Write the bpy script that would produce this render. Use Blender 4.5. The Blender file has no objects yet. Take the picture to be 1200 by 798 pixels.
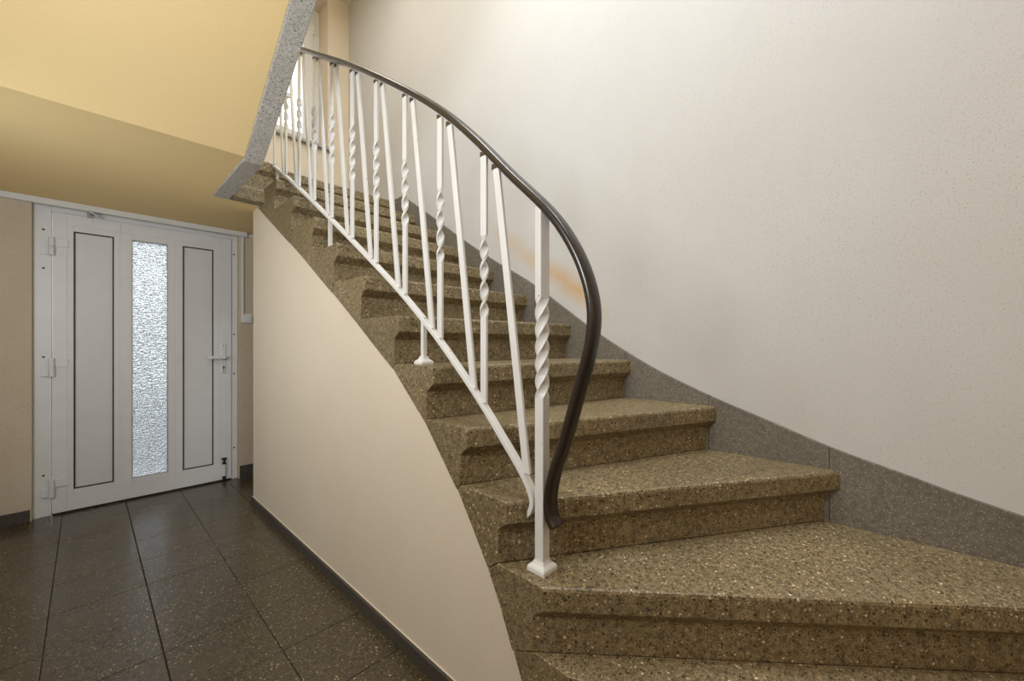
import bpy, bmesh, math, random
from mathutils import Vector, Matrix
random.seed(7)
C = bpy.context.scene.collection
SC = bpy.context.scene

# ------------------------------------------------------------------ camera
cam = bpy.data.cameras.new('camera')
cam.sensor_width = 36.0
cam.lens = 14.13
cam.shift_y = 4.0 / 1200
cam.clip_start = 0.02
co = bpy.data.objects.new('camera', cam)
C.objects.link(co)
co.location = (0, 0, 1.12)
co.rotation_euler = (math.radians(90), 0, math.radians(-46.65))
SC.camera = co

# ------------------------------------------------------------------ world, lamps, exposure
w = bpy.data.worlds.new('world')
SC.world = w
w.use_nodes = True
wb = w.node_tree.nodes['Background']
wb.inputs[0].default_value = (0.93, 0.97, 1.0, 1)
wb.inputs[1].default_value = 2.6

def area(name, loc, rot, size, power, col):
    d = bpy.data.lights.new(name, 'AREA')
    d.shape = 'DISK'
    d.size = size
    d.energy = power
    d.color = col
    o = bpy.data.objects.new(name, d)
    C.objects.link(o)
    o.location = loc
    o.rotation_euler = [math.radians(a) for a in rot]
    return o

area('unseen_stairwell_light', (0.66, 1.05, 4.40), (0, 0, 0), 0.9, 48, (0.90, 0.97, 1.0))
area('unseen_stairwell_light', (0.66, -0.20, 4.40), (0, 0, 0), 0.9, 44, (0.92, 0.97, 1.0))  # unseen second light, added to split the power and soften the wall's hot spot
area('added_landing_fill', (0.95, 2.75, 4.42), (0, 0, 0), 0.6, 10, (1.0, 0.95, 0.86))  # unseen fill added to brighten the landing wall
area('added_warm_fill_high', (0.9, -1.9, 4.3), (0, 0, 0), 0.6, 5, (1.0, 0.72, 0.42))  # unseen warm fill added for the lower right wall and treads
area('added_warm_fill_low', (-0.70, -0.9, 1.7), (85, 0, -80), 0.5, 5, (1.0, 0.62, 0.26))  # unseen warm fill added for the floor and foot of the stair wall
area('unseen_hall_light', (-0.70, 0.85, 1.9), (95, 0, -80), 0.6, 26, (0.93, 0.97, 1.0))
area('unseen_hall_light', (-0.70, 2.3, 1.3), (92, 0, -50), 0.6, 11, (0.86, 0.94, 1.0))  # unseen fill added to brighten the door

SC.view_settings.view_transform = 'Standard'
SC.view_settings.look = 'None'
SC.view_settings.gamma = 1
SC.view_settings.use_curve_mapping = False
SC.view_settings.exposure = 0.0

# ------------------------------------------------------------------ materials
class NT:
    def __init__(s, name):
        s.m = bpy.data.materials.new(name)
        s.m.use_nodes = True
        s.t = s.m.node_tree
        s.b = s.t.nodes['Principled BSDF']
        s.out = s.t.nodes['Material Output']
    def n(s, typ, **kw):
        nd = s.t.nodes.new(typ)
        for k, v in kw.items():
            if k.startswith('i_'):
                nd.inputs[k[2:].replace('_', ' ')].default_value = v
            else:
                setattr(nd, k, v)
        return nd
    def l(s, a, b):
        s.t.links.new(a, b)
    def pos(s):
        return s.n('ShaderNodeNewGeometry').outputs['Position']
    def noise(s, vec, scale, detail=3, rough=0.55):
        nd = s.n('ShaderNodeTexNoise')
        nd.inputs['Scale'].default_value = scale
        nd.inputs['Detail'].default_value = detail
        nd.inputs['Roughness'].default_value = rough
        s.l(vec, nd.inputs['Vector'])
        return nd.outputs['Fac']
    def ramp(s, fac, stops, interp='LINEAR'):
        nd = s.n('ShaderNodeValToRGB')
        cr = nd.color_ramp
        cr.interpolation = interp
        while len(cr.elements) < len(stops):
            cr.elements.new(0.5)
        for e, (p, c) in zip(cr.elements, stops):
            e.position = p
            e.color = (*c, 1) if len(c) == 3 else c
        s.l(fac, nd.inputs[0])
        return nd.outputs[0]
    def mix(s, fac, a, b, mode='MIX'):
        nd = s.n('ShaderNodeMix', data_type='RGBA', blend_type=mode)
        for sock, v in ((nd.inputs[0], fac), (nd.inputs[6], a), (nd.inputs[7], b)):
            if hasattr(v, 'is_linked'):
                s.l(v, sock)
            elif isinstance(v, (int, float)):
                sock.default_value = v
            else:
                sock.default_value = (*v, 1)
        return nd.outputs[2]
    def math(s, op, a, b=0.0, clamp=False):
        nd = s.n('ShaderNodeMath', operation=op, use_clamp=clamp)
        for sock, v in ((nd.inputs[0], a), (nd.inputs[1], b)):
            if hasattr(v, 'is_linked'):
                s.l(v, sock)
            else:
                sock.default_value = v
        return nd.outputs[0]
    def bump(s, h, strength, dist):
        nd = s.n('ShaderNodeBump')
        nd.inputs['Strength'].default_value = strength
        nd.inputs['Distance'].default_value = dist
        s.l(h, nd.inputs['Height'])
        s.l(nd.outputs[0], s.b.inputs['Normal'])
    def col(s, c):
        if hasattr(c, 'is_linked'):
            s.l(c, s.b.inputs['Base Color'])
        else:
            s.b.inputs['Base Color'].default_value = (*c, 1)
    def set(s, **kw):
        for k, v in kw.items():
            s.b.inputs[k.replace('_', ' ')].default_value = v

def plain(name, c, rough=0.5, metal=0.0, coat=0.0):
    t = NT(name)
    p = t.pos()
    f = t.noise(p, 9, 4)
    d = tuple(x * 0.90 for x in c)
    t.col(t.mix(f, d, c))
    t.set(Roughness=rough, Metallic=metal)
    if coat:
        t.b.inputs['Coat Weight'].default_value = coat
    return t.m

def terrazzo(name, base, dark, chips, rough, size=1.0, amount=0.5, worn=None):
    t = NT(name)
    p = t.pos()
    v1 = t.n('ShaderNodeTexVoronoi'); v1.inputs['Scale'].default_value = 105 / size
    v2 = t.n('ShaderNodeTexVoronoi'); v2.inputs['Scale'].default_value = 230 / size
    t.l(p, v1.inputs['Vector']); t.l(p, v2.inputs['Vector'])
    big = t.noise(p, 3.2, 4)
    fine = t.noise(p, 60, 2)
    col = t.mix(t.ramp(fine, [(0.25, (0, 0, 0)), (0.60, (1, 1, 1))]), dark, base)
    s1 = t.n('ShaderNodeSeparateColor'); t.l(v1.outputs['Color'], s1.inputs[0])
    s2 = t.n('ShaderNodeSeparateColor'); t.l(v2.outputs['Color'], s2.inputs[0])
    # fine chips first, then the larger ones
    c2 = t.ramp(s2.outputs[0], [(0.0, (0.012, 0.011, 0.010)), (0.34, dark), (0.6, base), (0.86, chips)], 'CONSTANT')
    m2 = t.math('LESS_THAN', v2.outputs['Distance'], 0.42)
    col = t.mix(t.math('MULTIPLY', m2, 0.75), col, c2)
    c1 = t.ramp(s1.outputs[0], [(0.0, (0.010, 0.010, 0.009)), (0.26, dark), (0.48, base), (0.80, chips), (0.93, tuple(min(1, x * 1.5) for x in chips))], 'CONSTANT')
    r1 = t.math('MULTIPLY', s1.outputs[1], amount)
    m1 = t.math('LESS_THAN', v1.outputs['Distance'], r1)
    col = t.mix(t.math('MULTIPLY', m1, 0.9), col, c1)
    col = t.mix(t.ramp(big, [(0.3, (0.35, 0.35, 0.35)), (0.7, (0, 0, 0))]), col, tuple(x * 0.75 for x in dark))
    t.col(col)
    rr = t.math('ADD', t.math('MULTIPLY', big, 0.25), rough - 0.12)
    t.l(rr, t.b.inputs['Roughness'])
    t.bump(fine, 0.12, 0.002)
    return t.m

def plaster(name, c, c2, speck, speck_amt=0.5, grain=260, bump=0.35, extra=None):
    t = NT(name)
    p = t.pos()
    cloud = t.noise(p, 1.3, 5, 0.6)
    col = t.mix(t.ramp(cloud, [(0.3, (0, 0, 0)), (0.72, (1, 1, 1))]), c, c2)
    g = t.noise(p, grain, 2, 0.5)
    g2 = t.noise(p, 2.1, 3)
    sp = t.ramp(g, [(0.60, (0, 0, 0)), (0.68, (1, 1, 1))])
    amt = t.math('MULTIPLY', sp, t.math('MULTIPLY', t.ramp(g2, [(0.35, (0.35,) * 3), (0.65, (1, 1, 1))]), speck_amt))
    col = t.mix(amt, col, speck)
    if extra:
        col = extra(t, p, col)
    t.col(col)
    t.set(Roughness=0.85)
    t.b.inputs['Specular IOR Level'].default_value = 0.25
    t.bump(t.noise(p, grain * 0.6, 3, 0.6), bump, 0.003)
    return t.m

def rubbed_band(t, p, col):
    """orange-brown rub mark along the wall above the skirting, and dust on its edge"""
    s = t.n('ShaderNodeSeparateXYZ'); t.l(p, s.inputs[0])
    y, z = s.outputs[1], s.outputs[2]
    # distance from the line z = 1.52 + 0.66*(Y-1.25)
    line = t.math('ADD', t.math('MULTIPLY', t.math('SUBTRACT', y, 1.25), 0.70), 1.42)
    wob = t.math('MULTIPLY', t.math('SUBTRACT', t.noise(p, 3.0, 3), 0.5), 0.10)
    d = t.math('ABSOLUTE', t.math('ADD', t.math('SUBTRACT', z, line), wob))
    a = t.math('SUBTRACT', 1.0, t.math('DIVIDE', d, 0.10), True)
    along = t.ramp(t.math('DIVIDE', y, 3.0), [(0.34, (0, 0, 0)), (0.40, (1, 1, 1)), (0.52, (0.55,) * 3), (0.66, (0, 0, 0))])
    a = t.math('MULTIPLY', t.math('MULTIPLY', a, along), t.math('ADD', t.noise(p, 9, 4), 0.35))
    col = t.mix(t.math('MULTIPLY', a, 0.95, True), col, (0.62, 0.38, 0.15))
    # a few pale grey scuffs
    sc = t.ramp(t.noise(p, 7, 5, 0.7), [(0.70, (0, 0, 0)), (0.78, (1, 1, 1))])
    return t.mix(t.math('MULTIPLY', sc, 0.22), col, (0.45, 0.42, 0.38))

M = {}
M['wall_cool_lit'] = plaster('painted_plaster_cool_lit', (0.62, 0.612, 0.60), (0.585, 0.57, 0.55), (0.36, 0.25, 0.15), 0.50, 185, 0.12, rubbed_band)  # same paint as the stair wall; cooler, dimmer light put into its colour
M['wall_warm_lit'] = plaster('painted_plaster_warm_lit', (0.80, 0.71, 0.59), (0.75, 0.66, 0.53), (0.52, 0.40, 0.27), 0.45, 240, 0.2)  # same paint as the right wall; warmer light put into its colour
M['wall_beige'] = plaster('rough_plaster_beige', (0.58, 0.48, 0.36), (0.66, 0.58, 0.48), (0.38, 0.29, 0.19), 0.5, 120, 0.6)
M['yellow'] = plaster('painted_plaster_yellow', (0.88, 0.68, 0.36), (0.86, 0.66, 0.33), (0.68, 0.50, 0.24), 0.15, 150, 0.15)
M['step'] = terrazzo('terrazzo_brown', (0.325, 0.248, 0.130), (0.092, 0.069, 0.035), (0.58, 0.48, 0.31), 0.46, 0.80, 0.50)
M['skirt'] = terrazzo('terrazzo_grey', (0.205, 0.180, 0.142), (0.125, 0.110, 0.088), (0.52, 0.47, 0.38), 0.6, 1.0, 0.3)
M['cheek'] = terrazzo('terrazzo_pale_grey', (0.56, 0.54, 0.50), (0.40, 0.385, 0.36), (0.75, 0.73, 0.70), 0.65, 0.9, 0.4)
M['tile'] = terrazzo('terrazzo_floor', (0.085, 0.064, 0.033), (0.046, 0.035, 0.018), (0.40, 0.32, 0.18), 0.25, 0.78, 0.46)
M['tile'].node_tree.nodes['Principled BSDF'].inputs['Specular IOR Level'].default_value = 0.75
M['grout'] = plain('dark_grout', (0.034, 0.027, 0.018), 0.9)
M['base'] = terrazzo('terrazzo_baseboard', (0.085, 0.075, 0.062), (0.055, 0.048, 0.040), (0.2, 0.18, 0.15), 0.6, 0.9, 0.2)
def chipped_paint():
    t = NT('chipped_white_gloss_paint')
    p = t.pos()
    f = t.noise(p, 9, 4)
    col = t.mix(f, (0.72, 0.71, 0.69), (0.80, 0.80, 0.79))
    rust_brown = t.ramp(t.noise(p, 55, 3, 0.6), [(0.715, (0, 0, 0)), (0.74, (1, 1, 1))])
    t.col(t.mix(rust_brown, col, (0.20, 0.085, 0.035)))
    t.set(Roughness=0.34)
    return t.m
M['white_metal'] = chipped_paint()
M['rust_brown'] = plain('dark_brown_steel', (0.085, 0.050, 0.030), 0.8)
M['pvc'] = plain('white_door_plastic', (0.82, 0.83, 0.85), 0.35)
M['panel'] = plain('white_door_panel', (0.78, 0.79, 0.81), 0.30)
M['black'] = plain('black_rubber', (0.012, 0.012, 0.012), 0.5)
M['rail'] = plain('dark_brown_plastic_handrail', (0.030, 0.022, 0.016), 0.26)
M['steel'] = plain('bare_steel', (0.42, 0.41, 0.40), 0.35, 0.9)
M['paper'] = plain('white_sticker', (0.83, 0.82, 0.79), 0.7)
M['pave'] = plain('grey_paving', (0.24, 0.25, 0.26), 0.9)
M['ceil'] = plain('white_ceiling_paint', (0.80, 0.77, 0.68), 0.9)

def pane_clear():
    t = NT('clear_glass')
    tr = t.n('ShaderNodeBsdfTransparent')
    gl = t.n('ShaderNodeBsdfGlossy'); gl.inputs['Roughness'].default_value = 0.02
    fr = t.n('ShaderNodeFresnel'); fr.inputs['IOR'].default_value = 1.45
    mx = t.n('ShaderNodeMixShader')
    t.l(fr.outputs[0], mx.inputs[0]); t.l(tr.outputs[0], mx.inputs[1]); t.l(gl.outputs[0], mx.inputs[2])
    t.l(mx.outputs[0], t.out.inputs[0])
    return t.m
M['glass'] = pane_clear()

def pane_obscure():
    t = NT('hammered_obscure_glass')
    t.col((0.93, 0.96, 0.97))
    t.set(Roughness=0.04, IOR=1.45)
    t.b.inputs['Transmission Weight'].default_value = 1.0
    p = t.pos()
    mp = t.n('ShaderNodeMapping'); mp.inputs['Scale'].default_value = (0.8, 1, 1.6)
    t.l(p, mp.inputs[0])
    v = t.n('ShaderNodeTexVoronoi', feature='SMOOTH_F1'); v.inputs['Scale'].default_value = 60
    t.l(mp.outputs[0], v.inputs['Vector'])
    h = t.math('ADD', v.outputs['Distance'], t.noise(mp.outputs[0], 90, 3))
    t.bump(h, 1.0, 0.055)
    return t.m
M['obscure'] = pane_obscure()

# ------------------------------------------------------------------ helpers
def link(name, bm, mat, parent=None, smooth=False):
    bmesh.ops.recalc_face_normals(bm, faces=bm.faces)
    me = bpy.data.meshes.new(name)
    bm.to_mesh(me)
    bm.free()
    me.materials.append(mat)
    if smooth:
        for f in me.polygons:
            f.use_smooth = True
    o = bpy.data.objects.new(name, me)
    C.objects.link(o)
    if parent is not None:
        o.parent = parent
        o.matrix_parent_inverse = Matrix.Translation(-parent.location) if parent.location.length else Matrix.Identity(4)
    return o

def box(bm, x0, x1, y0, y1, z0, z1, bev=0.0):
    vs = [bm.verts.new((x, y, z)) for x in (x0, x1) for y in (y0, y1) for z in (z0, z1)]
    fs = [bm.faces.new([vs[i] for i in q]) for q in ((0, 1, 3, 2), (4, 6, 7, 5), (0, 4, 5, 1), (2, 3, 7, 6), (0, 2, 6, 4), (1, 5, 7, 3))]
    if bev:
        es = set(e for f in fs for e in f.edges)
        bmesh.ops.bevel(bm, geom=list(es), offset=bev, segments=2, affect='EDGES', profile=0.6)
    return vs

def prism_x(bm, poly, x0, x1):
    """polygon in (y, z) extruded along x"""
    a = [bm.verts.new((x0, y, z)) for y, z in poly]
    b = [bm.verts.new((x1, y, z)) for y, z in poly]
    bm.faces.new(a); bm.faces.new(b[::-1])
    n = len(poly)
    for i in range(n):
        bm.faces.new((a[i], b[i], b[(i + 1) % n], a[(i + 1) % n]))

def loft(bm, rings, cap=True, closed=True):
    vr = [[bm.verts.new(p) for p in r] for r in rings]
    n = len(vr[0])
    for a, b in zip(vr, vr[1:]):
        for i in range(n):
            bm.faces.new((a[i], b[i], b[(i + 1) % n], a[(i + 1) % n]))
    if cap:
        bm.faces.new(vr[0]); bm.faces.new(vr[-1][::-1])

def cyl(bm, p0, p1, r0, r1=None, seg=16):
    r1 = r0 if r1 is None else r1
    p0 = Vector(p0); p1 = Vector(p1)
    d = (p1 - p0).normalized()
    a = d.orthogonal().normalized(); b = d.cross(a)
    rr = []
    for p, r in ((p0, r0), (p1, r1)):
        rr.append([p + (a * math.cos(2 * math.pi * i / seg) + b * math.sin(2 * math.pi * i / seg)) * r for i in range(seg)])
    loft(bm, rr)

def structure(name, bm, mat, parent=None):
    o = link(name, bm, mat, parent)
    if parent is None:
        o['kind'] = 'structure'
    return o

def thing(name, label, cat, loc=(0, 0, 0), group=None):
    o = bpy.data.objects.new(name, None)
    C.objects.link(o)
    o.location = loc
    o.empty_display_size = 0.1
    o['label'] = label; o['category'] = cat
    if group: o['group'] = group
    return o

def tag(o, label, cat, group=None):
    o['label'] = label; o['category'] = cat
    if group: o['group'] = group
    return o

def bevel_mod(o, width, seg=2, ang=35):
    m = o.modifiers.new('bevel', 'BEVEL')
    m.width = width; m.segments = seg; m.limit_method = 'ANGLE'; m.angle_limit = math.radians(ang)

def interp(pts, x):
    """piecewise linear through (x, y) sorted by x, extended at both ends"""
    pts = sorted(pts)
    for (a, b), (c, d) in zip(pts, pts[1:]):
        if x <= c or (c, d) == pts[-1]:
            return b + (d - b) * (x - a) / (c - a)

def smooth_curve(pts, sub=8):
    """Catmull-Rom through points of any dimension"""
    out = []
    P = [tuple(2 * a - b for a, b in zip(pts[0], pts[1]))] + list(pts) + [tuple(2 * a - b for a, b in zip(pts[-1], pts[-2]))]
    for i in range(1, len(P) - 2):
        for k in range(sub):
            t = k / sub
            out.append(tuple(0.5 * (2 * b + (c - a) * t + (2 * a - 5 * b + 4 * c - d) * t * t + (3 * b - a - 3 * c + d) * t ** 3)
                             for a, b, c, d in zip(P[i - 1], P[i], P[i + 1], P[i + 2])))
    out.append(tuple(pts[-1]))
    return out

# ------------------------------------------------------------------ dimensions
XW = 0.797          # inner face of the stair
XS = 1.785          # face of the skirting
XR = 1.800          # face of the right wall
YF = 3.945          # face of the far wall
ZS = 2.05           # soffit of the landing
ZL = 2.315          # top of the landing
ZC = 4.50           # stairwell ceiling
SLOPE = 0.63

# ------------------------------------------------------------------ room shell
bm = bmesh.new(); box(bm, XR, XR + 0.2, -2.8, 4.3, -0.05, ZC + 0.1)
structure('wall_right', bm, M['wall_cool_lit'])

bm = bmesh.new()
y0, y1 = YF, YF + 0.28
box(bm, -0.95, -0.236, y0, y1, -0.05, 2.02)
box(bm, 0.868, XR, y0, y1, -0.05, 2.02)
box(bm, -0.95, XR, y0, y1, 2.02, ZS + 0.05)
structure('wall_front', bm, M['wall_beige'])
bm = bmesh.new()
box(bm, -0.95, XR, y0, y1, ZS + 0.05, 2.97)
box(bm, 1.597, XR, y0, y1, 2.97, ZC)
box(bm, -0.95, 0.45, y0, y1, 2.97, ZC)
box(bm, 0.45, 1.597, y0, y1, 4.42, ZC)
structure('wall_landing', bm, M['wall_warm_lit'])

bm = bmesh.new(); box(bm, -0.95, -0.75, -2.8, 4.2, -0.05, ZC + 0.1)
structure('wall_left', bm, M['wall_warm_lit'])
bm = bmesh.new(); box(bm, -0.95, 2.0, -2.8, -2.6, -0.05, ZC + 0.1)
structure('wall_back', bm, M['wall_warm_lit'])
bm = bmesh.new(); box(bm, -0.95, 2.0, -2.8, 4.3, ZC, ZC + 0.1)
structure('ceiling_stairwell', bm, M['ceil'])

# hall ceiling: level soffit under the landing and sloping soffit under the upper flight
bm = bmesh.new()
YB = 2.335
prism_x(bm, [(YF, ZS), (YB, ZS), (-1.3, ZS + SLOPE * (YB + 1.3)), (-1.3, ZS + SLOPE * (YB + 1.3) + 0.16), (YB + 0.02, ZS + 0.2), (YF, ZS + 0.2)], -0.75, 0.540)
box(bm, 0.540, XR, 3.07, YF, ZS, ZS + 0.2)
structure('ceiling', bm, M['yellow'])

# floor: dark bed with every terrazzo tile a piece of its own
bm = bmesh.new(); box(bm, -0.95, XR, -2.8, 4.2, -0.06, -0.005)
floor = structure('floor', bm, M['grout'])
xl = [-0.707 + 0.3 * i for i in range(9)]
yl = [2.217 + 0.3 * i for i in range(-13, 8)]
tile_me = {}
for i in range(8):
    for j in range(20):
        x0, x1, ya, yb = xl[i], xl[i + 1], yl[j], yl[j + 1]
        if i > 4 and ya < 3.1: continue
        yb = min(yb, 3.99)
        if yb - ya < 0.02: continue
        g0 = 0.0013
        gl = 0.0022 if i == 3 else g0
        gr = 0.0022 if i == 2 else g0
        cx, cy = (x0 + x1) / 2, (ya + yb) / 2
        key = (gl, gr, round(yb - ya, 3))
        if key not in tile_me:
            bm = bmesh.new()
            hx, hy = (x1 - x0) / 2, (yb - ya) / 2
            box(bm, -hx + gl, hx - gr, -hy + g0, hy - g0, -0.02, 0.0, 0.0012)
            o = link('tile', bm, M['tile'], floor)
            tile_me[key] = o.data
        else:
            o = bpy.data.objects.new('tile', tile_me[key]); C.objects.link(o); o.parent = floor
        o.location = (cx, cy, random.uniform(-0.0004, 0.0004))
bm = bmesh.new(); box(bm, -12, 12, 4.3, 30, -0.4, -0.10)
structure('ground', bm, M['pave'])
bm = bmesh.new(); box(bm, -9, 10, 10, 10.3, -0.1, 1.0)
structure('unseen_wall_outside', bm, M['pave'])  # unseen, added outside to give the door glass its darker parts

# ------------------------------------------------------------------ staircase
ZK = [0.136, 0.3174] + [0.499 + 0.1816 * i for i in range(11)]
YFI = [0.49, 0.566, 0.645, 0.775, 0.940, 1.118, 1.330, 1.600, 1.866, 2.135, 2.427, 2.735, 3.030]   # nosing at the inner end
SL = [-2.8, -2.2, -1.21, -0.655, -0.42, -0.215, -0.08, -0.04, -0.02, 0, 0, 0, 0]                    # direction of each nosing
YFO = [y + s * (XS - XW) for y, s in zip(YFI, SL)]
REC = 0.036
BND = [(0.60, 0.0), (0.66, 0.10), (0.721, 0.219), (0.819, 0.424), (0.97, 0.639), (1.152, 0.838), (1.375, 1.023), (1.82, 1.299), (2.356, 1.614), (3.16, 2.060), (3.3, 2.14)]

stair = thing('staircase', 'curved terrazzo staircase with winding brown speckled steps climbing along the white wall', 'staircase')
def foot_on_boundary(y, z):
    """point of the lower boundary nearest to a corner of the sawtooth"""
    best = min((( (interp(BND, yy) - z) ** 2 + (yy - y) ** 2), yy) for yy in [y - 0.05 + 0.005 * i for i in range(40)])
    return best[1], interp(BND, best[1])
CORN = []
for k in range(12):
    yb = YFI[k + 1] + REC
    CORN.append(((yb, ZK[k]), foot_on_boundary(yb, ZK[k])))
for k in range(12):
    z = ZK[k]; zp = ZK[k - 1] if k else 0.0
    def offs(e):
        c = math.sqrt(1 + SL[k] ** 2)
        cn = math.sqrt(1 + SL[min(k + 1, 12)] ** 2)
        return (REC, REC) if e == 0 else (min(REC * c, 0.085), min(REC * cn, 0.085))
    rings = []
    g = 0.0012
    for e in (0, 1):
        Y0 = (YFI if e == 0 else YFO)[k]; Y1 = (YFI if e == 0 else YFO)[k + 1]
        r0, r1 = offs(e)
        s0, s1 = Y0 - YFI[k], Y1 - YFI[k + 1]
        pts = [(Y1 + r1 - g, z), (Y0 + 0.010, z), (Y0 + 0.003, z - 0.003), (Y0, z - 0.010), (Y0, z - 0.060),
               (Y0 + r0, z - 0.088), (Y0 + r0 + g, zp + g)]
        if k:
            (cy_, cz_), (by, bz) = CORN[k - 1]
            pts.append((by + s0 + g, bz + g))
            y_a = by
        else:
            y_a = 0.60; pts.append((0.62 + s0, 0.001))
        (cy_, cz_), (by, bz) = CORN[k]
        mid = y_a + (by - y_a) * 0.5
        pts.append((mid + (s0 + s1) / 2, interp(BND, mid)))
        pts.append((by + s1 - g, bz + g))
        x = XW if e == 0 else XS
        rings.append([(x + (0.0015 if (k % 2 and e == 0) else 0), y, zz) for y, zz in pts])
    bm = bmesh.new(); loft(bm, rings)
    o = link('step', bm, M['step'], stair)
    bevel_mod(o, 0.0025, 2, 50)

# landing: edge step, deck and the pale strip on the well side
bm = bmesh.new()
z = ZL
prism_x(bm, [(YF, z), (3.040, z), (3.033, z - 0.003), (3.03, z - 0.010), (3.03, z - 0.060), (3.066, z - 0.088), (3.066, ZS + 0.21), (YF, ZS + 0.21)], XW, XR)
box(bm, -0.75, XW, 3.075, YF, ZS + 0.21, ZL)
box(bm, -0.75, 0.53, 2.45, 3.075, ZS + 0.21, ZL)
landing = structure('floor_landing', bm, M['step'])
bm = bmesh.new()
prism_x(bm, [(3.062, ZL), (2.985, ZL), (2.985, ZL - 0.06), (3.0, ZL - 0.09), (3.0, ZS + 0.09), (2.975, ZS + 0.06), (2.975, ZS - 0.012), (3.068, ZS - 0.012)], 0.628, 0.862)
o = link('edge_block', bm, M['step'], landing); bevel_mod(o, 0.004)
bm = bmesh.new()
box(bm, 0.540, 0.624, 2.36, 3.068, ZS - 0.012, ZL, 0.004)
link('curb', bm, M['cheek'], landing)

# skirting slabs on the right wall, one per step
SKT = smooth_curve([(-2.6, 0.22), (-1.2, 0.42), (-0.267, 0.64), (-0.03, 0.705), (0.151, 0.757), (0.342, 0.827), (0.557, 0.906), (0.817, 1.021), (1.088, 1.176),
                    (1.301, 1.320), (1.547, 1.486), (1.834, 1.647), (2.128, 1.825), (2.55, 2.10), (2.919, 2.335)], 6)
skirting = bpy.data.objects.new('baseboard_right', None); C.objects.link(skirting); skirting['kind'] = 'structure'
joints = [-2.6] + [YFO[k] + 0.03 for k in range(1, 12) if YFO[k] > -2.0] + [2.919]
for n, (a, b) in enumerate(zip(joints, joints[1:])):
    ys = [a + 0.0006] + [y for y, _ in SKT if a + 0.01 < y < b - 0.01] + [b - 0.0006]
    top = [(y, interp(SKT, y)) for y in ys]
    zb = [max(0.0, interp(SKT, y) - 0.36) for y in (a, b)]
    bm = bmesh.new()
    prism_x(bm, [(b - 0.0006, zb[1]), (a + 0.0006, zb[0])] + top, XS + 0.0005, XR - 0.0005 + 0.003)
    o = link('skirting_slab', bm, M['skirt'], skirting); bevel_mod(o, 0.0015, 1, 60)
bm = bmesh.new()
box(bm, XS, XR - 0.0005, 2.9192, YF - 0.001, ZL - 0.30, ZL + 0.022)
link('skirting_slab', bm, M['skirt'], skirting)
bm = bmesh.new()
box(bm, -0.74, XS - 0.001, YF - 0.016, YF - 0.0005, ZL, ZL + 0.022)
link('skirting_slab', bm, M['skirt'], skirting)

# wall that carries the flight, its end and its baseboard
bm = bmesh.new()
top = [(y, z - 0.002) for y, z in smooth_curve(BND[:-2], 5) if y < 3.06]
top += [(3.06, interp(BND, 3.06) - 0.002), (3.068, ZS), (3.25, ZS), (3.25, 0.0)]
prism_x(bm, top, XW + 0.006, XW + 0.085)
box(bm, XW + 0.085, XR, 3.13, 3.25, 0, ZS)
structure('wall_stair', bm, M['wall_warm_lit'])
bm = bmesh.new()
prism_x(bm, [(0.62, 0), (0.66, 0.052), (3.262, 0.052), (3.262, 0)], XW - 0.008, XW + 0.006)
box(bm, XW + 0.006, XR, 3.25, 3.262, 0, 0.052)
bbs = structure('baseboard_stair', bm, M['base'])
bm = bmesh.new(); box(bm, XW + 0.002, XW + 0.006, 0.67, 3.262, 0.0522, 0.0545)
link('paint_edge', bm, M['wall_warm_lit'], bbs)
bm = bmesh.new()
box(bm, 0.876, XR, YF - 0.014, YF, 0, 0.105, 0.002)
structure('baseboard_front', bm, M['base'])
bm = bmesh.new()
box(bm, -0.75, -0.244, YF - 0.014, YF, 0, 0.075, 0.002)
box(bm, -0.75, -0.736, -2.6, YF - 0.014, 0, 0.075, 0.002)
structure('baseboard_left', bm, M['base'])

# ------------------------------------------------------------------ upper flight seen from below
upper = thing('upper_flight_string', 'pale grey terrazzo string of the upper flight slanting above the door', 'stair string', (0.582, 2.36, ZS))
cuts = [2.36, 2.045, 1.585, 0.9, 0.1, -0.7, -1.3]
for a, b in zip(cuts, cuts[1:]):
    za, zb = ZS + SLOPE * (YB - a) , ZS + SLOPE * (YB - b)
    bm = bmesh.new()
    q = [(a - 0.001, za - 0.014), (b + 0.001, zb - 0.014), (b + 0.001, zb + 0.36), (a - 0.001, za + 0.36)]
    if a == 2.36:
        q = [(2.358, ZS - 0.014), (b + 0.001, zb - 0.014), (b + 0.001, zb + 0.36), (2.358, ZS + 0.265)]
    prism_x(bm, q, 0.541, 0.624)
    o = link('string_slab', bm, M['cheek'], upper); bevel_mod(o, 0.004)

# ------------------------------------------------------------------ balustrade
XB = 0.860
rail_pts = [(3.16, 3.235), (2.9, 3.08), (2.542, 2.861), (2.2, 2.648), (1.853, 2.433), (1.56, 2.238), (1.299, 2.054), (1.115, 1.910), (0.962, 1.770), (0.812, 1.617),
            (0.684, 1.492), (0.613, 1.404), (0.561, 1.309), (0.534, 1.211), (0.541, 1.116), (0.579, 0.992), (0.621, 0.859),
            (0.650, 0.785), (0.665, 0.730), (0.6690, 0.687), (0.663, 0.655), (0.648, 0.632)]
RC = smooth_curve(rail_pts, 6)
def rail_z(y):
    return interp([p for p in RC if p[1] > 1.45], y)
LOW = smooth_curve([(0.70, 0.68), (0.795, 0.790), (0.932, 0.937), (1.153, 1.136), (1.383, 1.313), (1.612, 1.468), (1.844, 1.618), (2.079, 1.767), (2.309, 1.911), (2.555, 2.062), (2.795, 2.205), (3.12, 2.39)], 4)
def low_z(y):
    return interp(LOW, y)

railing = thing('stair_railing', 'white painted iron stair railing with twisted balusters and dark brown handrail', 'railing', (XB, 0.698, ZK[2]))

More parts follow.
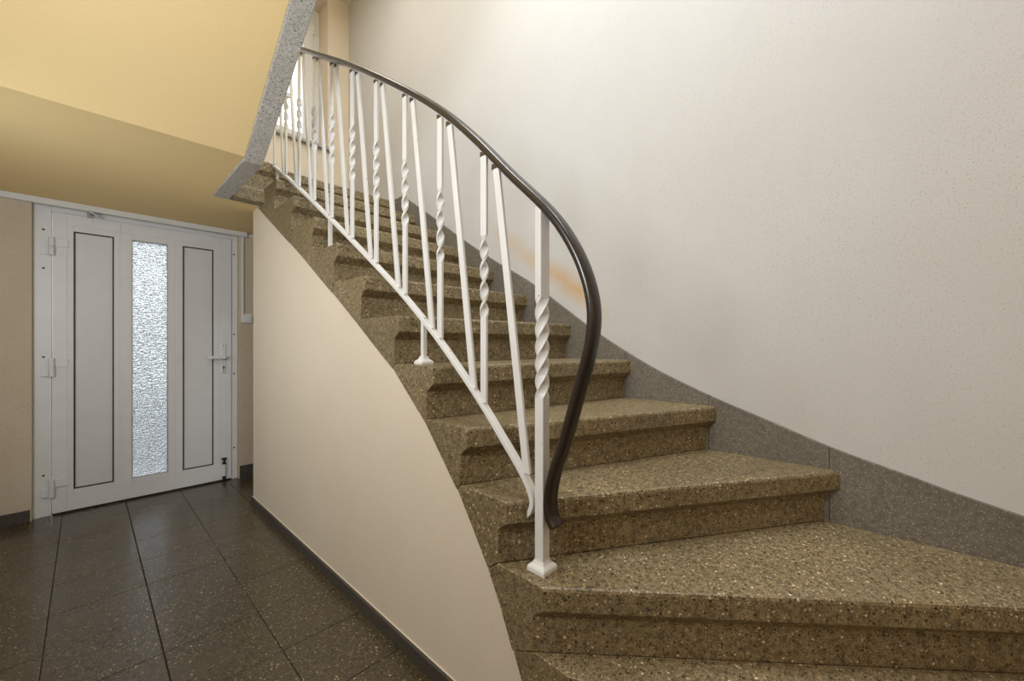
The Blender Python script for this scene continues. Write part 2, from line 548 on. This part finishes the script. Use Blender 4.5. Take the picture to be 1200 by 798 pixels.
def sweep(bm, path, prof, closed_tip=True):
    """path in the (y, z) plane at x = XB; prof = (across x, along normal)"""
    rings = []
    n = len(path)
    for i, (y, z) in enumerate(path):
        a = path[max(0, i - 1)]; b = path[min(n - 1, i + 1)]
        t = Vector((0, b[0] - a[0], b[1] - a[1])).normalized()
        nrm = Vector((0, -t.z, t.y))
        rings.append([Vector((XB, y, z)) + Vector((1, 0, 0)) * px + nrm * (pn) for px, pn in prof])
    loft(bm, rings)

# handrail: a domed plastic section over a flat steel core
prof = []
for i in range(20):
    a = 2 * math.pi * i / 20
    px = 0.0235 * math.copysign(abs(math.cos(a)) ** 0.7, math.cos(a))
    pn = 0.0135 * math.copysign(abs(math.sin(a)) ** 0.8, math.sin(a))
    prof.append((px, -pn))
bm = bmesh.new(); sweep(bm, RC, prof)
handrail = link('handrail', bm, M['rail'], railing, True)
bm = bmesh.new()
core = [(y, z - 0.010) for y, z in RC if z > 1.45 and y < 3.1]
bx = [(-0.011, -0.006), (0.011, -0.006), (0.011, 0.006), (-0.011, 0.006)]
sweep(bm, core, bx)
link('rail_core', bm, M['white_metal'], handrail)

# lower rail: flat bar, bending down along the newel and curling at its end
lp = [(3.10, low_z(3.10) - 0.012)] + [(y, low_z(y) - 0.012) for y in (2.8, 2.5, 2.2, 1.9, 1.6, 1.4, 1.2, 1.05, 0.93, 0.85)] + [(0.795, 0.782), (0.757, 0.738), (0.735, 0.703),
      (0.728, 0.676), (0.735, 0.652), (0.751, 0.632)]
lpc = smooth_curve(lp, 5)
bm = bmesh.new(); sweep(bm, lpc, [(-0.012, -0.007), (0.012, -0.007), (0.012, 0.007), (-0.012, 0.007)])
lower = link('lower_rail', bm, M['white_metal'], railing); bevel_mod(lower, 0.0015)

def bar(y0, z0, y1, z1, wy, wx, twist=None, turns=0.0, rot=0.0, n=60):
    """flat bar from bottom to top, with an optional twisted length (fractions from the top)"""
    bm = bmesh.new(); rings = []
    fr = [0.0, 1.0] if not twist else [0.0] + [1 - twist[1] + (twist[1] - twist[0]) * i / n for i in range(n + 1)] + [1.0]
    for f in fr:
        y = y0 + (y1 - y0) * f; z = z0 + (z1 - z0) * f
        a = rot
        if twist:
            u = min(1, max(0, (f - (1 - twist[1])) / (twist[1] - twist[0])))
            a += turns * 2 * math.pi * u
        ca, sa = math.cos(a), math.sin(a)
        rings.append([(XB + px * ca - py * sa, y + px * sa + py * ca, z) for px, py in ((-wx / 2, -wy / 2), (wx / 2, -wy / 2), (wx / 2, wy / 2), (-wx / 2, wy / 2))])
    loft(bm, rings)
    return bm

ty = [0.932 + 0.2285 * i for i in range(10)]
for i, y in enumerate(ty):
    o = link('twisted_baluster', bar(y, low_z(y) - 0.002, y, rail_z(y) - 0.012, 0.027, 0.010, (0.335, 0.66), 2.0), M['white_metal'], railing)
    bevel_mod(o, 0.0012, 1)
    ya, yb = y - 0.053, y - 0.180
    zb = low_z(yb) - 0.006 if i else 0.752
    bm = bmesh.new(); box(bm, XB - 0.0056, XB + 0.0056, y - 0.0141, y + 0.0141, rail_z(y) - 0.030, rail_z(y) - 0.015)
    link('dark_top_collar', bm, M['rust_brown'], o)  # dark brown collar round the top of the bar
    bm = bmesh.new(); box(bm, XB - 0.0056, XB + 0.0056, ya - 0.0141, ya + 0.0141, rail_z(ya) - 0.032, rail_z(ya) - 0.015)
    wb = bm
    o = link('slanted_baluster', bar(yb, zb, ya, rail_z(ya) - 0.012, 0.026, 0.010), M['white_metal'], railing)
    bevel_mod(o, 0.0012, 1)
    link('dark_top_collar', wb, M['rust_brown'], o)

# newel post: square bar with a rope twist and a cushion foot
YN = 0.698
ztop = rail_z(YN) - 0.008; zbot = ZK[2] + 0.015
L = ztop - zbot
bm = bar(YN, zbot, YN, ztop, 0.0295, 0.0295, ((ztop - 1.245) / L, (ztop - 0.972) / L), 1.45, 0.0, 90)
newel = link('newel_post', bm, M['white_metal'], railing); bevel_mod(newel, 0.0022, 2, 30)
def foot(y, z, s, h, parent):
    bm = bmesh.new()
    rings = []
    for f, q in ((0.0, 1.0), (0.30, 1.0), (0.42, 0.93), (0.60, 0.66), (0.78, 0.52), (1.0, 0.46)):
        r = s * q
        rings.append([(XB + a * r, y + b * r, z + h * f) for a, b in ((-1, -1), (1, -1), (1, 1), (-1, 1))])
    loft(bm, rings)
    o = link('foot', bm, M['white_metal'], parent); bevel_mod(o, 0.0015, 2, 60)
foot(YN, ZK[2] + 0.0002, 0.0300, 0.038, newel)
for y, k in ((1.262, 5), (2.095, 8), (2.93, 11)):
    bm = bmesh.new(); box(bm, XB - 0.008, XB + 0.008, y - 0.009, y + 0.009, ZK[k] + 0.01, low_z(y) - 0.004, 0.0015)
    p = link('support_post', bm, M['white_metal'], railing)
    foot(y, ZK[k] + 0.0002, 0.026, 0.030, p)
# short tie bar to the upper flight and its post on the landing
bm = bmesh.new(); box(bm, 0.585, XB + 0.008, 2.70, 2.712, 2.64, 2.668, 0.002)
link('tie_bar', bm, M['white_metal'], railing)
bm = bmesh.new(); box(bm, 0.572, 0.598, 2.692, 2.718, ZL + 0.0002, 3.25, 0.002)
link('landing_post', bm, M['white_metal'], railing)

# ------------------------------------------------------------------ front door
YD = 3.985
bm = bmesh.new()
for q in ((-0.236, -0.155, 0, 2.02), (0.828, 0.868, 0, 2.02), (-0.155, 0.828, 1.986, 2.02)):
    box(bm, q[0], q[1], YD, YD + 0.08, q[2], q[3], 0.002)
door = bpy.data.objects.new('door_1', None); C.objects.link(door); door.location = (0.31, YD, 0); door['kind'] = 'structure'
frame = link('frame', bm, M['pvc'], door)
YL = YD - 0.012
P1, PG, P2 = (-0.058, 0.134, 0.150, 1.872), (0.226, 0.424, 0.152, 1.870), (0.511, 0.704, 0.145, 1.876)
bm = bmesh.new()
x0, x1, z0, z1 = -0.152, 0.825, 0.012, 1.983
def lb(a, b, c, d): box(bm, a, b, YL, YL + 0.07, c, d, 0.0022)
lb(x0, -0.086, z0, z1); lb(0.745, x1, z0, z1); lb(-0.086, 0.745, 1.905, z1); lb(-0.086, 0.745, z0, 0.115)
for (a, b, c, d), (ea, eb) in ((P1, (-0.086, 0.165)), (PG, (0.165, 0.468)), (P2, (0.468, 0.745))):
    lb(ea, a, 0.115, 1.905); lb(b, eb, 0.115, 1.905); lb(a, b, d, 1.905); lb(a, b, 0.115, c)
leaf = link('leaf', bm, M['pvc'], door)
def ring(p, wd, y0, y1):
    a, b, c, d = p
    bm = bmesh.new()
    box(bm, a, a + wd, y0, y1, c, d); box(bm, b - wd, b, y0, y1, c, d)
    box(bm, a + wd, b - wd, y0, y1, c, c + wd); box(bm, a + wd, b - wd, y0, y1, d - wd, d)
    return bm
for p in (P1, P2):
    a, b, c, d = p
    bm = bmesh.new(); box(bm, a + 0.003, b - 0.003, YL + 0.010, YL + 0.05, c + 0.003, d - 0.003)
    pn = link('door_panel', bm, M['panel'], leaf)
    link('gasket', ring((a, b, c, d), 0.0075, YL + 0.002, YL + 0.02), M['black'], leaf)
a, b, c, d = PG
bm = bmesh.new(); box(bm, a + 0.001, b - 0.001, YL + 0.022, YL + 0.030, c + 0.001, d - 0.001)
link('glass_pane', bm, M['obscure'], leaf)
link('glazing_bead', ring((a, b, c, d), 0.004, YL + 0.004, YL + 0.02), M['steel'], leaf)
bm = bmesh.new(); box(bm, x0, x1, YL + 0.01, YL + 0.06, 0.002, 0.0115)
link('bottom_seal', bm, M['black'], leaf)

# three hinges
for za, zb in ((1.696, 1.812), (0.907, 1.026), (0.123, 0.239)):
    zm = (za + zb) / 2
    bm = bmesh.new(); cyl(bm, (-0.154, YL - 0.012, za), (-0.154, YL - 0.012, zm - 0.001), 0.015)
    box(bm, -0.200, -0.160, YL - 0.001, YD + 0.001, za + 0.002, zm - 0.003, 0.002)
    h = link('hinge', bm, M['pvc'], door)
    bm = bmesh.new(); cyl(bm, (-0.154, YL - 0.012, zm + 0.001), (-0.154, YL - 0.012, zb), 0.015)
    box(bm, -0.150, -0.082, YL - 0.010, YL + 0.001, zm + 0.003, zb - 0.004, 0.002)
    link('hinge_leaf', bm, M['pvc'], h)
# fixing screws
for x, zs in ((-0.190, (1.86, 1.61, 1.035, 0.268)), (0.846, (1.865, 1.2, 0.872, 0.256))):
    for zz in zs:
        bm = bmesh.new(); cyl(bm, (x, YD - 0.002, zz), (x, YD + 0.002, zz), 0.0065, seg=10)
        link('screw', bm, M['rust_brown'], frame)
# handle with back plate and cylinder
bm = bmesh.new(); box(bm, 0.752, 0.786, YL - 0.008, YL, 0.880, 1.120, 0.004)
plate = link('handle_plate', bm, M['pvc'], door)
bm = bmesh.new(); cyl(bm, (0.770, YL - 0.006, 1.012), (0.770, YL - 0.050, 1.012), 0.012)
box(bm, 0.655, 0.780, YL - 0.060, YL - 0.042, 1.000, 1.024, 0.006)
link('lever', bm, M['pvc'], plate)
bm = bmesh.new(); cyl(bm, (0.769, YL - 0.010, 0.932), (0.769, YL - 0.004, 0.932), 0.0085)
box(bm, 0.765, 0.773, YL - 0.010, YL - 0.004, 0.906, 0.93)
link('lock_cylinder', bm, M['steel'], plate)
for zz in (1.107, 0.892):
    bm = bmesh.new(); cyl(bm, (0.769, YL - 0.0095, zz), (0.769, YL - 0.006, zz), 0.005, seg=10)
    link('screw', bm, M['steel'], plate)
# foot bolt
bm = bmesh.new(); cyl(bm, (0.772, YL - 0.016, 0.045), (0.772, YL - 0.016, 0.140), 0.013)
box(bm, 0.752, 0.792, YL - 0.006, YL, 0.05, 0.09, 0.002)
bolt = link('foot_bolt', bm, M['pvc'], door)
bm = bmesh.new(); cyl(bm, (0.772, YL - 0.016, 0.140), (0.772, YL - 0.016, 0.152), 0.014); cyl(bm, (0.772, YL - 0.016, 0.152), (0.772, YL - 0.016, 0.185), 0.0055)
box(bm, 0.755, 0.789, YL - 0.026, YL, 0.178, 0.190, 0.002); cyl(bm, (0.772, YL - 0.016, 0.003), (0.772, YL - 0.016, 0.045), 0.012)
link('bolt_rod', bm, M['black'], bolt)
# left-over of a door closer at the top
bm = bmesh.new(); box(bm, -0.050, 0.028, YL - 0.006, YL, 1.918, 1.975, 0.001)
cl = link('closer_plate', bm, M['pvc'], door)
bm = bmesh.new(); box(bm, 0.029, 0.168, YL - 0.005, YL, 1.912, 1.980, 0.001)
link('cover_plate', bm, M['pvc'], door)
bm = bmesh.new(); box(bm, 0.004, 0.034, YD - 0.012, YD, 1.976, 2.014, 0.002)
box(bm, 0.010, 0.022, YL - 0.030, YD, 2.000, 2.010, 0.001)
br = link('closer_bracket', bm, M['steel'], door)
bm = bmesh.new(); cyl(bm, (0.004, YL - 0.034, 2.022), (0.060, YL - 0.034, 1.990), 0.006); cyl(bm, (0.02, YL - 0.024, 2.018), (0.085, YL - 0.020, 1.984), 0.004)
link('closer_arm', bm, M['steel'], br)

# trunking over the door, vertical conduit and switch
bm = bmesh.new()
box(bm, -0.75, 0.925, YF - 0.030, YF, 2.022, ZS - 0.0005, 0.002)
box(bm, -0.75, 0.922, YF - 0.034, YF, 2.012, 2.024, 0.002)
structure('trim_1', bm, M['pvc'])
bm = bmesh.new()
box(bm, 0.927, 1.6, YF - 0.012, YF, 2.020, 2.040, 0.002)
structure('trim_2', bm, M['pvc'])
bm = bmesh.new(); box(bm, 0.886, 0.903, YF - 0.014, YF, 1.372, 2.010, 0.002)
tag(link('cable_conduit', bm, M['pvc']), 'thin white vertical cable conduit on the beige wall above the light switch', 'conduit')
sw = thing('light_switch', 'small square white light switch on the beige wall right of the door', 'switch', (0.924, YF, 1.335))
bm = bmesh.new(); box(bm, 0.886, 0.962, YF - 0.030, YF, 1.297, 1.371, 0.003); link('switch_box', bm, M['pvc'], sw)
bm = bmesh.new(); box(bm, 0.898, 0.950, YF - 0.036, YF - 0.030, 1.309, 1.359, 0.002); link('rocker', bm, M['pvc'], sw)

# ------------------------------------------------------------------ landing window
YWN = 4.155
win = bpy.data.objects.new('window_1', None); C.objects.link(win); win.location = (1.02, YWN, 2.97); win['kind'] = 'structure'
def frame4(x0, x1, z0, z1, wd, ya, yb):
    bm = bmesh.new()
    box(bm, x0, x0 + wd, ya, yb, z0, z1, 0.003); box(bm, x1 - wd, x1, ya, yb, z0, z1, 0.003)
    box(bm, x0 + wd, x1 - wd, ya, yb, z0, z0 + wd, 0.003); box(bm, x0 + wd, x1 - wd, ya, yb, z1 - wd, z1, 0.003)
    return bm
link('window_frame', frame4(0.45, 1.597, 3.0, 4.42, 0.075, YWN, YWN + 0.06), M['pvc'], win)
sash = link('sash', frame4(0.520, 1.530, 3.070, 4.350, 0.085, YWN - 0.018, YWN + 0.05), M['pvc'], win)
bm = bmesh.new(); box(bm, 0.604, 1.446, YWN + 0.012, YWN + 0.018, 3.154, 4.266)
link('pane', bm, M['glass'], sash)
for zz in (4.16, 3.18):
    bm = bmesh.new(); cyl(bm, (1.535, YWN - 0.022, zz), (1.535, YWN - 0.022, zz + 0.09), 0.009)
    link('hinge', bm, M['pvc'], sash)
bm = bmesh.new(); box(bm, 0.45, 1.625, YF - 0.045, YWN, 2.972, 3.0, 0.004)
link('window_sill', bm, M['cheek'], win)
